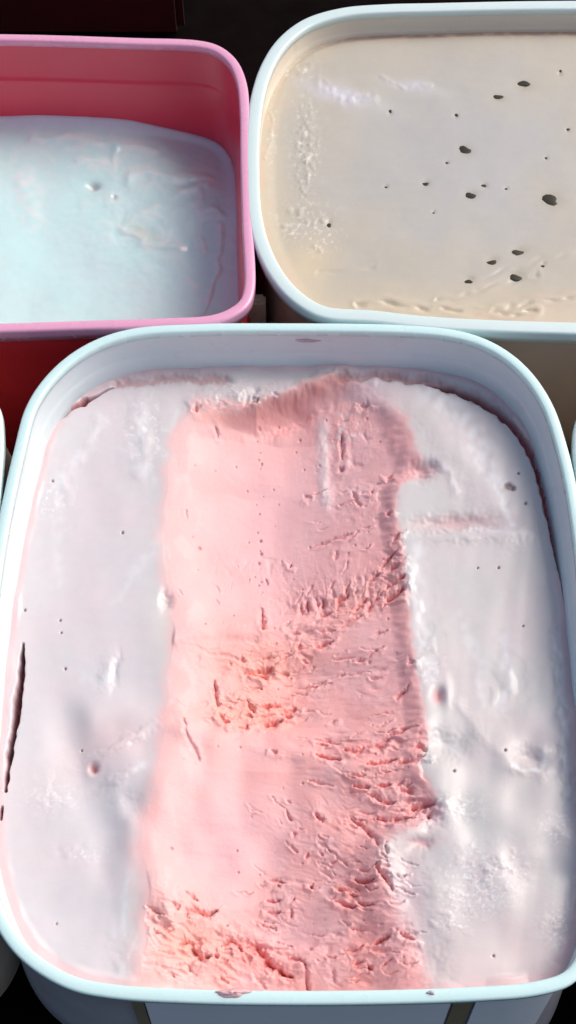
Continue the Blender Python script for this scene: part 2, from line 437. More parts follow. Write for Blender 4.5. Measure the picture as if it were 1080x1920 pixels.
# cracks and folds in the scooped channel: (points, half width px, depth mm)
CRACKS = [
 ([(580, 996), (610, 990), (640, 984), (662, 980)], 2.6, 0.9), ([(632, 1010), (631, 1028)], 3.2, 1.2),
 ([(738, 1004), (752, 994)], 3.5, 1.5), ([(716, 1048), (733, 1036), (745, 1026)], 4, 2.2), ([(694, 1074), (712, 1062)], 3.5, 1.6),
 ([(735, 1060), (748, 1050)], 5, 1.9), ([(726, 1088), (745, 1080), (760, 1073)], 3.8, 2.3), ([(728, 1114), (745, 1108), (758, 1096)], 4.2, 2.3),
 ([(634, 1122), (640, 1105), (655, 1094)], 3.6, 1.8), ([(606, 1098), (608, 1112)], 4.5, 2), ([(593, 1096), (594, 1110)], 3, 1.5), ([(578, 1100), (579, 1118)], 3, 1.5), ([(565, 1108), (566, 1122)], 3, 1.5),
 ([(668, 1128), (680, 1118), (692, 1104)], 3.8, 1.7), ([(690, 1135), (698, 1115)], 3.6, 1.3), ([(703, 1116), (712, 1108)], 4, 1.4), ([(600, 1134), (622, 1124)], 3.5, 1.2),
 ([(640, 1160), (662, 1152), (680, 1140)], 2.6, 1.0), ([(600, 1165), (630, 1166)], 3, 1.0),
 ([(491, 1120), (493, 1148), (493, 1160)], 3.6, 2.0), ([(532, 1150), (542, 1142)], 3, 1.2), ([(548, 1166), (562, 1167)], 3, 1.2),
 ([(594, 1194), (610, 1192), (626, 1184)], 3.2, 1.5), ([(560, 1198), (564, 1186)], 3.2, 1.2), ([(456, 1243), (472, 1242), (486, 1246), (500, 1251)], 4, 2.2), ([(482, 1236), (498, 1240), (508, 1232)], 5.5, 2.4),
 ([(448, 1220), (454, 1217)], 2.6, 1.2), ([(428, 1230), (433, 1229)], 2.4, 1), ([(527, 1241), (540, 1244)], 3.2, 1.3), ([(566, 1216), (578, 1222)], 2.4, 0.9), ([(488, 1272), (490, 1274)], 3, 1.2),
 ([(399, 1264), (402, 1282), (405, 1300), (407, 1312)], 3, 2.2), ([(412, 1334), (418, 1342), (428, 1346)], 4.5, 2.0), ([(462, 1298), (470, 1310), (478, 1322)], 3.4, 2.0),
 ([(460, 1328), (472, 1330)], 3.2, 1.5), ([(498, 1344), (512, 1340), (526, 1332)], 4.5, 2.5), ([(446, 1350), (458, 1352), (464, 1346)], 3, 1.4),
 ([(500, 1304), (515, 1306), (526, 1304)], 3.6, 1.5), ([(534, 1318), (548, 1312), (556, 1310)], 3.6, 2), ([(536, 1324), (548, 1326)], 3, 1.6), ([(560, 1315), (590, 1316)], 2, 0.6),
 ([(345, 1350), (352, 1382), (366, 1408), (374, 1424)], 3, 0.9), ([(414, 1300), (440, 1306)], 2.6, 0.7),
 ([(594, 1406), (606, 1413), (622, 1417), (640, 1420)], 2.8, 2.2), ([(590, 1376), (612, 1379), (634, 1384)], 3.2, 1.1), ([(648, 1400), (670, 1406), (686, 1400)], 4, 1.4), ([(688, 1398), (715, 1396), (735, 1376), (765, 1366)], 4, 1.6),
 ([(688, 1432), (712, 1430), (730, 1428), (742, 1424)], 2.8, 2.0), ([(745, 1434), (770, 1428), (796, 1420)], 3.5, 1.8), ([(775, 1404), (788, 1402), (798, 1412)], 5, 1.6),
 ([(508, 1399), (520, 1405)], 2.6, 1.2), ([(580, 1457), (602, 1462), (625, 1467)], 2, 1.0), ([(664, 1472), (680, 1474), (692, 1476)], 2.6, 1.8), ([(708, 1472), (722, 1473), (734, 1472)], 2.6, 1.9), ([(745, 1472), (756, 1468)], 2.6, 1.5),
 ([(688, 1488), (708, 1494), (718, 1500)], 3.4, 1.4), ([(714, 1504), (728, 1505), (742, 1504)], 3, 2.2), ([(752, 1482), (764, 1480), (774, 1492)], 5, 2.0), ([(774, 1514), (795, 1512), (812, 1508)], 6.5, 3.2), ([(802, 1530), (808, 1534)], 4.5, 3),
 ([(706, 1532), (722, 1538), (745, 1539), (768, 1534)], 3.4, 1.8), ([(594, 1516), (600, 1524), (606, 1532)], 2.8, 1.8), ([(536, 1508), (542, 1520), (548, 1530)], 2.4, 1.1), ([(548, 1552), (552, 1560)], 2.6, 1.2),
 ([(660, 1530), (676, 1544), (692, 1560), (702, 1576), (708, 1590)], 3.8, 2.0), ([(704, 1632), (718, 1646), (728, 1662), (735, 1672)], 3.8, 2.4), ([(722, 1590), (724, 1606)], 3, 1.4),
 ([(668, 1650), (680, 1655), (694, 1654), (702, 1651)], 3, 2.3), ([(632, 1664), (646, 1668)], 2.8, 1.6), ([(656, 1677), (670, 1680)], 2.8, 1.4), ([(630, 1688), (642, 1690), (654, 1698), (666, 1700)], 3.2, 2.0), ([(672, 1692), (682, 1698), (700, 1696)], 3, 1.7),
 ([(670, 1632), (690, 1636), (706, 1624)], 2.6, 1.1), ([(701, 1770), (714, 1766), (730, 1756)], 3.6, 2.6), ([(748, 1752), (762, 1760), (774, 1764)], 3.6, 2.2), ([(690, 1808), (698, 1816)], 3.4, 2.2), ([(664, 1804), (678, 1800)], 2.8, 1.1), ([(716, 1812), (734, 1800)], 3, 1.3),
 ([(645, 1778), (662, 1782), (680, 1772)], 2.6, 1.1), ([(660, 1738), (690, 1744)], 2.6, 0.9), ([(574, 1800), (576, 1825), (577, 1850)], 3.2, 1.9), ([(596, 1794), (610, 1796)], 2.6, 1.0), ([(624, 1815), (627, 1830)], 3, 1.0),
 ([(504, 1642), (520, 1643), (534, 1647)], 2.6, 1.4), ([(500, 1682), (514, 1682), (526, 1678)], 3, 1.9), ([(500, 1702), (512, 1705), (526, 1702)], 3.6, 1.6), ([(544, 1696), (546, 1712)], 3, 1.2), ([(520, 1654), (522, 1653)], 3, 1.3), ([(548, 1679), (550, 1680)], 3.2, 1.6),
 ([(584, 1655), (586, 1656)], 4.0, 2.6), ([(424, 1729), (426, 1730)], 3, 1.5), ([(575, 1604), (580, 1592)], 2.6, 1.3),
 ([(326, 1698), (334, 1708)], 6, 2.2), ([(350, 1716), (352, 1708), (372, 1708), (390, 1712), (404, 1704)], 4, 2.4), ([(348, 1672), (360, 1680), (370, 1686)], 3.4, 1.3), ([(292, 1742), (296, 1754)], 3, 1.0),
 ([(334, 1770), (350, 1768), (364, 1780), (376, 1796), (392, 1790)], 5, 3.0), ([(414, 1768), (430, 1758), (444, 1764), (450, 1776)], 4.4, 2.2), ([(462, 1768), (480, 1772), (494, 1786), (504, 1802), (524, 1812), (546, 1822)], 6.5, 3.4),
 ([(400, 1786), (406, 1794)], 3.6, 1.8), ([(412, 1800), (426, 1796)], 3.6, 2.0), ([(314, 1826), (326, 1834)], 3.2, 1.6), ([(412, 1830), (426, 1838)], 3.2, 1.7), ([(330, 1812), (352, 1808), (356, 1816)], 3, 1.2), ([(312, 1800), (340, 1800)], 2.4, .8),
 ([(540, 1790), (560, 1790), (572, 1802)], 4.4, 1.6), ([(362, 1774), (352, 1764)], 3, 1.2), ([(478, 1826), (500, 1846)], 2.6, 0.8),
 ([(366, 752), (369, 757)], 5, 2.4), ([(402, 780), (406, 796)], 3, 1.1), ([(472, 744), (482, 738)], 4, 1.8), ([(572, 898), (578, 894)], 3.2, 1.8), ([(545, 1026), (547, 1027)], 3.6, 2),
 ([(642, 790), (643, 830)], 3.4, 1.6), ([(640, 846), (643, 850)], 4, 1.6), ([(730, 876), (734, 878)], 4.4, 2.0), ([(698, 902), (702, 904)], 3.6, 1.6), ([(678, 740), (692, 744)], 4, 1.6),
 ([(664, 895), (668, 912), (676, 926)], 2.8, 1.1), ([(726, 950), (736, 952)], 3.4, 1.8), ([(768, 1240), (774, 1238)], 4.5, 2), ([(745, 1305), (758, 1294), (768, 1282)], 3, 1.3), ([(660, 1225), (690, 1222), (720, 1204)], 2, 0.9),
 ([(560, 1270), (590, 1266), (612, 1258)], 2, 0.7), ([(620, 1342), (632, 1338)], 2.4, 1.0), ([(580, 1268), (640, 1250), (700, 1248)], 1.8, 0.5),
]
# rough, torn patches: cx, cy, rx, ry, rot, amplitude mm, grain along u, grain along v
TORN = [(620, 1098, 90, 36, -12, 1.5, 11, 24), (735, 1070, 34, 70, 20, 1.2, 24, 10), (640, 1135, 130, 24, -14, 1.1, 20, 12), (500, 1215, 110, 34, -8, 1.5, 20, 13),
        (470, 1320, 100, 36, -6, 1.6, 20, 14), (700, 1395, 120, 28, 4, 1.1, 30, 11), (740, 1505, 90, 44, 8, 1.4, 34, 12), (690, 1665, 74, 66, 10, 1.3, 30, 12),
        (700, 1790, 120, 60, 0, 1.3, 28, 14), (380, 1775, 130, 50, 14, 1.9, 22, 15), (480, 1790, 90, 44, 24, 1.7, 20, 13), (310, 1720, 60, 50, 40, 0.9, 24, 12), (350, 1820, 90, 30, 8, 1.1, 26, 12),
        (550, 1690, 60, 60, 0, 0.7, 20, 11), (620, 1560, 80, 70, 40, 0.55, 22, 8), (680, 930, 60, 60, 0, 0.5, 12, 12), (660, 790, 60, 60, 0, 0.8, 14, 20), (460, 735, 110, 24, -4, 0.9, 18, 14), (690, 1300, 110, 80, -4, 0.35, 30, 8), (560, 1040, 160, 40, 0, 0.3, 10, 16)]

def lut(tab, v):
    return np.interp(v, [t[0] for t in tab], [t[1] for t in tab])

def main_fn(U, V, X, Y, edge):
    mm = 0.001
    wu = U + 5 * pn(U / 28, V / 28, 2) + 2 * pn(U / 9, V / 9, 3)
    wv = V + 5 * pn(U / 28, V / 28, 4) + 2 * pn(U / 9, V / 9, 5)
    z = -20.0 + 7.5 * sstep(700, 1850, V)
    # ---- film-covered flanks: broad swells
    z += 1.0 * fbm(U / 260, V / 330, 3, 7)
    z += 0.25 * fbm(U / 80, V / 160, 2, 12)
    # left: valley and slab edges
    d, t, s = seg_dist(wu, wv, [(140, 1325), (160, 1400), (178, 1450), (185, 1500), (215, 1560), (222, 1640), (232, 1720)])
    z += np.where(s > 0, 1, 1) * 0
    sx = U + 10 * pn(U / 70, V / 60, 14)
    leftof = sstep(-34, 30, (sx - lut([(1280, 128), (1325, 142), (1400, 163), (1450, 180), (1500, 196), (1560, 222), (1640, 226), (1720, 236), (1850, 250)], V)))
    slab = leftof * sstep(1270, 1380, V) * (1 - .8 * sstep(1600, 1800, V))
    z += 2.4 * slab * (0.7 + 0.5 * pn(U / 70, V / 90, 13))
    z -= 1.9 * gauss(U, V, 138, 1400, 40, 90, -14) + 1.0 * gauss(U, V, 195, 1580, 40, 90, -6) + 1.0 * gauss(U, V, 150, 1720, 110, 40, 4)
    z += 0.7 * gauss(wu, wv, 202, 1262, 12, 34, 8) - 0.6 * gauss(wu, wv, 217, 1255, 6, 30, 8)
    z -= 3.2 * gauss(U, V, 177, 1443, 8, 9) - 0.9 * gauss(U, V, 177, 1443, 15, 16)
    z += 0.8 * gauss(wu, wv, 235, 1395, 80, 9, -28) + 0.7 * gauss(wu, wv, 220, 1465, 40, 9, -30)
    z -= 1.6 * gauss(wu, wv, 312, 1122, 9, 18)
    z -= 0.9 * gauss(wu, wv, 245, 1515, 26, 22)
    d, t, s = seg_dist(wu, wv, [(185, 780), (160, 830), (110, 890)])
    z += 0.35 * np.exp(-(d / 12) ** 2)
    d, t, s = seg_dist(wu, wv, [(260, 760), (270, 850), (258, 880)])
    z += 0.3 * np.exp(-(d / 14) ** 2)
    # right flank: swells, finger groove, dents
    d, t, s = seg_dist(wu, wv, [(720, 700), (800, 760), (850, 830), (905, 900), (950, 975), (962, 985)])
    z += 0.9 * np.exp(-(d / 34) ** 2)
    d, t, s = seg_dist(wu, wv, [(815, 850), (842, 880), (856, 915)])
    z += 0.35 * np.exp(-(d / 10) ** 2)
    z -= 1.7 * gauss(wu, wv, 855, 975, 78, 15, -2) - 0.8 * gauss(wu, wv, 870, 1000, 80, 12, -2)
    z -= 1.6 * gauss(wu, wv, 990, 1425, 28, 17, 10) - 0.8 * gauss(wu, wv, 1016, 1416, 12, 16, 0) - 0.5 * gauss(wu, wv, 990, 1450, 40, 8, 8)
    z -= 2.4 * gauss(U, V, 822, 1305, 10, 15) - 0.8 * gauss(U, V, 838, 1302, 9, 26)
    z -= 2.0 * gauss(wu, wv, 830, 1400, 40, 24, 8)
    d, t, s = seg_dist(wu, wv, [(860, 1320), (915, 1400), (965, 1450), (1010, 1460)])
    z += 0.3 * np.exp(-(d / 12) ** 2)
    d, t, s = seg_dist(wu, wv, [(1040, 1180), (1052, 1300), (1054, 1420), (1064, 1500)])
    z += 1.2 * np.exp(-(d / 9) ** 2) * (0.6 + 0.5 * pn(U / 12, V / 20, 31))
    for (a, b, c2, hh) in [(905, 1620, 60, .5), (880, 1685, 50, .55), (830, 1740, 40, .5), (940, 1640, 44, .5), (1040, 1740, 40, .45), (880, 1520, 34, .4), (1050, 1550, 30, .4)]:
        z += hh * gauss(U, V, a, b, c2, 30) * np.maximum(0, fbm(U / 26, V / 20, 3, 40)) * 1.1
    for (a, b, c2, e2) in [(260, 800, 40, 60), (120, 930, 26, 60), (100, 1490, 40, 40), (150, 1600, 40, 20), (230, 1790, 30, 60), (780, 1110, 30, 70), (950, 1290, 50, 60), (810, 1240, 30, 60)]:
        z += 0.7 * gauss(U, V, a, b, c2, e2) * np.maximum(0, fbm(U / 34, V / 46, 2, 45) + .1)
    # long vertical drag marks on the right flank
    z += 0.10 * pn(U / 30 + V / 300, V / 420, 52) * sstep(800, 860, U)
    flank = z.copy()
    # ---- scooped channel
    def slut(tab, v, w_):
        q = v + 3 * pn(U / 70, V / 70, 60)
        return (lut(tab, q - w_) + lut(tab, q - w_ / 2) + 2 * lut(tab, q) + lut(tab, q + w_ / 2) + lut(tab, q + w_)) / 6
    L = slut(LEFT, V, 30); Rr = 0.7 * slut(RIGHT, V, 16) + 0.3 * lut(RIGHT, wv)
    wl = 7 * pn(U / 60, V / 50, 61); L = L + wl; Rr = Rr + 3 * pn(U / 20, V / 11, 62)
    inside = np.minimum(sstep(-3, 3, U - L), sstep(-3, 3, Rr - U))
    tt = np.clip((U - L) / (Rr - L), 0, 1)
    depth = lut([(690, 1.5), (740, 4.5), (800, 8.0), (900, 9.2), (1050, 8.4), (1120, 8.6), (1150, 6.4), (1210, 6.4), (1250, 8.4), (1300, 7.6), (1350, 7.8), (1390, 6.0), (1440, 5.2), (1500, 6.4), (1600, 8.0), (1700, 7.6), (1760, 8.8), (1800, 7.2), (1860, 9.5)], V + 26 * (tt - .35) * sstep(1130, 1500, V) + 10 * pn(U / 60, V / 60, 63))
    cross = np.sin(np.clip(tt / 0.55, 0, 1) * math.pi / 2) ** 1.0
    cross *= 1 - 0.72 * sstep(0.45, 1.0, tt)
    ww_ = np.interp(V, [700, 880, 910, 1480, 1580, 1850], [60, 60, 32, 40, 100, 100])
    wall = sstep(0, 1, (Rr - U) / ww_)
    wall = wall * 0.75 + 0.25 * sstep(0, 70, Rr - U)
    lft = sstep(-30, 90, U - L)
    back = lut([(700, 0.0), (1100, 0.0)], V)
    ridge_v = lut([(300, 752), (365, 745), (420, 752), (480, 758), (540, 735), (600, 712), (645, 700), (700, 722), (760, 765), (800, 800)], U)
    end = sstep(-8, 30, V + 2.5 * pn(U / 40, V / 40, 64) - ridge_v)
    ch = 1.45 * depth * cross * wall * lft * end
    gentle_top = 1 - end
    z = z - ch
    # raised lips of the scoop
    z += 0.45 * np.exp(-((U - L + 10) / 18) ** 2) * sstep(740, 800, V) * (0.5 + 0.5 * sstep(1350, 1600, V)) * 0.8
    z += 0.15 * np.exp(-((U - Rr - 10) / 16) ** 2) * sstep(900, 940, V)
    # the curled-up ridge at the back end of the channel
    d, t, s = seg_dist(wu, wv, [(360, 742), (420, 722), (480, 738), (545, 726), (600, 704), (645, 690), (700, 700)])
    z += (0.9 + 1.9 * gauss(U, V, 620, 700, 90, 60)) * np.exp(-(d / 15) ** 2)
    z -= 1.8 * gauss(U, V, 540, 690, 90, 14)
    z -= 4.2 * gauss(wu, wv, 545, 750, 80, 18, -18)
    # the thin pale sheet dragged down from the ridge
    d, t, s = seg_dist(wu, wv, [(606, 770), (608, 850), (616, 940)])
    z += 0.7 * np.exp(-(d / 10) ** 2) * inside * sstep(950, 900, V)
    # notch bitten out of the right edge
    z -= 3.2 * gauss(wu, wv, 792, 872, 26, 17, -10)
    # lobes torn into the right flank
    z -= 3.4 * gauss(wu, wv, 806, 1528, 22, 26, 10)
    z -= 1.4 * gauss(wu, wv, 790, 1585, 22, 12, -20)
    z -= 1.7 * gauss(wu, wv, 765, 1670, 38, 90, -8) + 1.8 * gauss(wu, wv, 800, 1800, 34, 60, -10)
    # smooth lip between the strokes
    for pts, ww, hh in [([(330, 1190), (400, 1170), (470, 1168), (560, 1152), (640, 1140), (700, 1120), (755, 1118)], 15, 1.7),
                        ([(350, 1370), (430, 1372), (540, 1392), (600, 1428), (690, 1446), (780, 1452)], 20, 1.5),
                        ([(430, 1262), (500, 1262), (560, 1252)], 14, 1.4), ([(420, 1200), (480, 1196), (560, 1180), (620, 1170)], 10, .9),
                        ([(300, 1660), (340, 1740), (420, 1742), (500, 1752), (560, 1780)], 18, 1.2), ([(660, 1718), (730, 1716)], 14, 1.2), ([(650, 1756), (700, 1786), (745, 1772)], 12, 1.2)]:
        d, t, s = seg_dist(wu, wv, pts)
        z += 0.62 * hh * np.exp(-(d / (ww * 1.15)) ** 2) * inside * np.clip(.75 + .9 * pn(U / 60, V / 40, 66), .1, 1.5)
    # torn patches
    tornmask = np.zeros_like(z)
    for i, (cx, cy, rx, ry, rot, amp, gu, gv) in enumerate(TORN):
        m = gauss(U, V, cx, cy, rx, ry, rot) * inside
        sel = m > 0.03
        if not sel.any(): continue
        c, s_ = math.cos(math.radians(rot)), math.sin(math.radians(rot))
        uu, vv, mm_ = U[sel], V[sel], m[sel]
        bend = 14 * pn(uu / 50, vv / 40, 70 + i)
        a = ((uu) * c + (vv) * s_); b = (-(uu) * s_ + vv * c) + bend
        n1 = fbm(a / gu / 1.7, b / gv / 1.5, 3, 80 + i, 0.42)
        n2 = fbm(a / gu * .5, b / gv * .5, 2, 180 + i)
        pits = -np.clip(n1 - 0.08, 0, .5) * 4.2 * np.clip(0.6 + 1.4 * pn(a / 60, b / 40, 280 + i), 0, 1)
        flakes = np.clip(0.10 - np.abs(n2), 0, .1) * 3
        zz = np.zeros_like(z); zz[sel] = mm_ * amp * 0.75 * (pits + flakes + 0.5 * n2)
        z += zz
        tornmask = np.maximum(tornmask, m * min(1, amp / 1.2))
    ju0 = U + 6 * pn(U / 18, V / 18, 221); jv0 = V + 6 * pn(U / 18, V / 18, 222)
    # fine drag striations, fanning to the right side
    kk = np.interp(V, [1150, 1300, 1420, 1500, 1650, 1850], [.20, .15, -.05, -.38, -.3, 0.05])
    st = fbm((U * .985 - V * .10) / 40, (V + kk * (U - 560) + 8 * pn(U / 50, V / 40, 91)) / 7.5, 3, 90) * np.clip(.6 + 1.5 * pn(U / 70, V / 50, 92), 0, 1.4)
    z += 0.16 * st * inside * sstep(1160, 1220, V) * (0.08 + 1.1 * sstep(430, 620, U))
    z += 0.03 * fbm(U / 9, V / 40, 3, 95) * inside * sstep(1120, 1060, V)
    z += 0.035 * fbm(U / 6, V / 6, 2, 97) * inside + 0.22 * tornmask * fbm(ju0 / 7, jv0 / 4.5, 3, 98)
    # cracks
    crackmask = np.zeros_like(z)
    ju = U + 3.2 * pn(U / 18, V / 18, 201) + 1.5 * pn(U / 5, V / 5, 203); jv = V + 3.2 * pn(U / 18, V / 18, 202) + 1.5 * pn(U / 5, V / 5, 204)
    rc = np.random.RandomState(21); extra = []
    for (u0_, u1_, v0_, v1_, slope, sag, cnt, l0, l1) in [(500, 770, 1170, 1400, -.2, 2, 46, 10, 34), (470, 720, 1450, 1640, .8, 2, 40, 8, 26), (610, 780, 1600, 1840, .15, 5, 46, 12, 34), (290, 560, 1690, 1840, .35, 3, 44, 10, 28),
                                                          (560, 750, 1040, 1130, -2.6, 1, 34, 6, 18), (400, 570, 1200, 1345, -.15, 4, 30, 8, 24), (640, 800, 1440, 1560, .1, 3, 26, 14, 36), (560, 760, 880, 1040, -.3, 1, 16, 6, 24), (330, 500, 900, 1140, 2.5, 1, 12, 6, 12), (420, 600, 1640, 1780, .1, 3, 18, 8, 24)]:
        for q in range(int(cnt * .72)):
            cu_, cv_ = rc.uniform(u0_, u1_), rc.uniform(v0_, v1_)
            th = math.atan(slope) + rc.normal() * .18; ll = rc.uniform(l0, l1 * 1.35) / 2; sg_ = sag * rc.uniform(.2, 1.2)
            dx_, dy_ = math.cos(th) * ll, math.sin(th) * ll
            extra.append(([(cu_ - dx_, cv_ - dy_), (cu_, cv_ + sg_), (cu_ + dx_, cv_ + dy_)], rc.uniform(1.1, 2.2), rc.uniform(.25, .95)))
    for (pts, hw, dp) in CRACKS + extra:
        xs_ = [p[0] for p in pts]; ys_ = [p[1] for p in pts]
        R_ = hw * 5 + 6
        rows = (V[:, V.shape[1] // 2] > min(ys_) - R_ - 6) & (V[:, V.shape[1] // 2] < max(ys_) + R_ + 6)
        r = np.nonzero(rows)[0]
        if len(r) == 0: continue
        sl = slice(r[0], r[-1] + 1)
        cols = (U[sl].mean(0) > min(xs_) - R_ - 20) & (U[sl].mean(0) < max(xs_) + R_ + 20)
        cidx = np.nonzero(cols)[0]; sc_ = slice(cidx[0], cidx[-1] + 1)
        uu, vv = ju[sl, sc_], jv[sl, sc_]
        d, t, s = seg_dist(uu, vv, pts)
        wv_ = hw * 0.95 * (0.35 + 0.75 * np.sin(np.clip(t, 0, 1) * math.pi)) * (1 + 0.5 * pn(uu / 6, vv / 6, 210))
        g = np.exp(-(d / wv_) ** 1.4) * np.clip(1.15 + 0.7 * pn(uu / 14, vv / 14, 211), 0.5, 1.4)
        horiz = abs(pts[-1][0] - pts[0][0]) > abs(pts[-1][1] - pts[0][1])
        sg = s if pts[-1][0] > pts[0][0] else -s
        below = np.exp(-((d - hw * 2.4) / (hw * 1.8)) ** 2) * np.clip(0.7 + pn(uu / 14, vv / 14, 212), 0, 1.2) * (np.clip(.5 - .5 * sg, 0, 1) if horiz else .5)
        z[sl, sc_] -= dp * g
        z[sl, sc_] += 0.42 * min(dp, 1.6) * below
        crackmask[sl, sc_] = np.maximum(crackmask[sl, sc_], g * min(1, dp / 2))
    # pores
    rs = np.random.RandomState(5)
    pores = [(60 + 0, 0, 0, 0)]
    pores = []
    for k in range(150):
        v0 = rs.uniform(760, 1840); l_, r_ = lut(LEFT, v0), lut(RIGHT, v0)
        if v0 > 1150 and rs.rand() < .4: continue
        u0 = l_ + (r_ - l_) * (0.08 + 0.9 * rs.rand() ** 0.7)
        if v0 < 1120 and rs.rand() < .35: u0 = 486 + rs.normal() * 5
        pores.append((u0, v0, rs.uniform(1.2, 2.1) + (rs.rand() < .08) * 1.2, rs.uniform(.2, .9)))
    for (u0, v0) in [(228, 992), (112, 1160), (114, 1184), (45, 1140), (96, 893), (897, 1060), (982, 1171), (945, 1412), (850, 1450), (922, 1797), (153, 1407), (122, 1253), (975, 878), (988, 936), (936, 1060), (108, 1735)]:
        pores.append((u0, v0, rs.uniform(1.6, 2.6), 1.0))
    pores += [(956, 903, 6.5, 1.1), (964, 907, 5, 1.2), (487, 980, 2.6, 1), (488, 1005, 2.6, 1), (484, 1024, 2.6, 1), (575, 640, 1, .1)]
    poremask = np.zeros_like(z)
    rowv = V[:, V.shape[1] // 2]
    for (u0, v0, r0, dp) in pores:
        r = np.nonzero(np.abs(rowv - v0) < 16)[0]
        if len(r) == 0: continue
        sl = slice(max(0, r[0]), r[-1] + 1)
        cu = U[r[len(r) // 2]]; cc = np.nonzero(np.abs(cu - u0) < 16)[0]
        if len(cc) == 0: continue
        s2 = slice(cc[0], cc[-1] + 1)
        g = np.exp(-(((U[sl, s2] - u0) ** 2 + (V[sl, s2] - v0) ** 2) / r0 ** 2) ** 1.5)
        z[sl, s2] -= dp * g
        poremask[sl, s2] = np.maximum(poremask[sl, s2], g)
    # ---- shrunk away from the tub wall
    e = edge * 1000 + 0.5 * pn(U / 40, V / 40, 301)              # mm from the wall
    z += 0.9 * np.clip(.3 + 1.2 * pn(U / 70, V / 70, 302), 0, 1) * np.exp(-(np.clip(e - 1, 0, 99) / 1.1) ** 2) - .7 * np.exp(-(np.clip(e, 0, 99) / 3.4) ** 2)
    gapL = np.zeros_like(z)
    for (pts, hw, dp) in [([(42, 1205), (40, 1240), (36, 1290), (28, 1350), (20, 1410), (12, 1485)], 5.0, 9),
                          ([(6, 1515), (4, 1540)], 2.5, 6),
                          ([(106, 776), (130, 756), (150, 744), (172, 734), (208, 714)], 2.8, 4), ([(146, 748), (160, 736)], 5.0, 5),
                          ([(790, 702), (850, 712), (900, 732), (942, 762), (980, 806), (1006, 850), (1020, 900), (1034, 960), (1052, 1050), (1070, 1140), (1084, 1220)], 5.5, 5)]:
        d, t, s = seg_dist(U + 1.5 * pn(U / 14, V / 14, 312), V, pts)
        g = np.exp(-(d / hw / (0.45 + 0.7 * np.sin(t * math.pi)) / (1 + 0.35 * pn(U / 20, V / 20, 311))) ** 3)
        z -= dp * g * (0.75 + .5 * np.clip(pn(U / 9, V / 9, 310) + .4, -.6, .5))
        gapL = np.maximum(gapL, g)
    d, t, s = seg_dist(wu, wv, [(215, 706), (300, 697), (350, 694), (420, 700)])
    z -= 1.8 * np.exp(-(d / 10) ** 2); backg = np.exp(-(d / 9) ** 2)
    d, t, s = seg_dist(wu, wv, [(640, 694), (740, 694), (800, 700), (860, 716), (920, 744), (950, 770)])
    z -= 4.0 * np.exp(-(d / 9) ** 2); backg = np.maximum(backg, np.exp(-(d / 8) ** 2))
    # ---- ice cream colour: pale film over pink flesh, plus painted highlights and shade
    film = np.array([0.67, 0.625, 0.622]); flesh = np.array([0.93, 0.46, 0.445]); deep = np.array([0.84, 0.24, 0.22]); cool_grey = np.array([0.66, 0.675, 0.675]); mauve = np.array([0.74, 0.50, 0.55]); pale = np.array([0.84, 0.66, 0.67])
    Lw = L + 16 * fbm(U / 60, V / 60, 4, 401); Rw = Rr + 9 * fbm(U / 30, V / 24, 3, 402)
    pk = np.minimum(sstep(-24, 34, U - Lw), sstep(0, 1, (Rw - U + 10) / (20 + np.interp(V, [700, 880, 910, 1480, 1580, 1850], [14, 14, 0, 0, 24, 20])))) * sstep(-20, 4, wv - ridge_v)
    lowleft = sstep(1640, 1560, V) * sstep(1420, 1480, V)
    col = [np.zeros_like(z) + film[k] for k in range(3)]
    def mix(c, mask):
        for k in range(3): col[k] = col[k] * (1 - mask) + c[k] * mask
    mix(cool_grey, np.clip(0.5 + 0.9 * fbm(U / 120, V / 160, 4, 410), 0, 1) * 0.7)  # cooler grey tone of the film, varied at random
    mix([0.72, 0.69, 0.735], sstep(420, 200, U) * .75)
    mix([0.78, 0.66, 0.69], np.clip(0.25 + 1.2 * fbm(U / 150, V / 110, 4, 411), 0, 1) * 0.55)
    mix([0.80, 0.64, 0.65], sstep(1650, 1850, V) * 0.6 * sstep(700, 900, U))
    mix([0.78, 0.77, 0.72], gauss(U, V, 262, 1730, 26, 110, 4) * .6 + gauss(U, V, 300, 1160, 22, 60) * .6)
    mix([0.82, 0.62, 0.63], gauss(U, V, 200, 1400, 100, 60, -30) * .55)
    for pts, w_, a_ in [([(190, 775), (160, 830), (100, 900)], 9, .7), ([(265, 770), (258, 830), (280, 890)], 14, .6), ([(345, 740), (330, 775), (322, 800)], 10, .6), ([(115, 900), (105, 1000), (110, 1090)], 10, .4),
                        ([(300, 1000), (250, 1070), (215, 1130)], 10, .45), ([(800, 720), (860, 760), (900, 810), (930, 880)], 26, .75), ([(880, 830), (930, 900), (960, 975)], 7, .9), ([(815, 850), (845, 880), (855, 915)], 7, .8),
                        ([(780, 1010), (785, 1100), (800, 1200), (812, 1270)], 13, .7), ([(860, 1150), (900, 1240), (905, 1330)], 12, .5), ([(945, 1180), (955, 1270), (940, 1330)], 12, .6), ([(1045, 1180), (1055, 1330), (1060, 1450)], 7, .8),
                        ([(780, 1640), (800, 1700), (815, 1760)], 9, .8), ([(230, 1480), (270, 1440)], 8, .7), ([(870, 985), (940, 990), (975, 1000)], 5, .7), ([(960, 1440), (990, 1452), (1015, 1448), (1018, 1420)], 5, .7), ([(210, 1240), (205, 1280)], 6, .6),
                        ([(250, 1640), (235, 1700), (230, 1760)], 7, .6), ([(150, 1270), (190, 1285)], 16, .4)]:
        d, t, s = seg_dist(wu, wv, pts)
        mix([0.83, 0.83, 0.87], a_ * np.exp(-(d / w_) ** 2) * np.clip(.65 + 1.1 * pn(U / 18, V / 22, 441), 0, 1))  # wet highlight streaks painted pale into the film colour
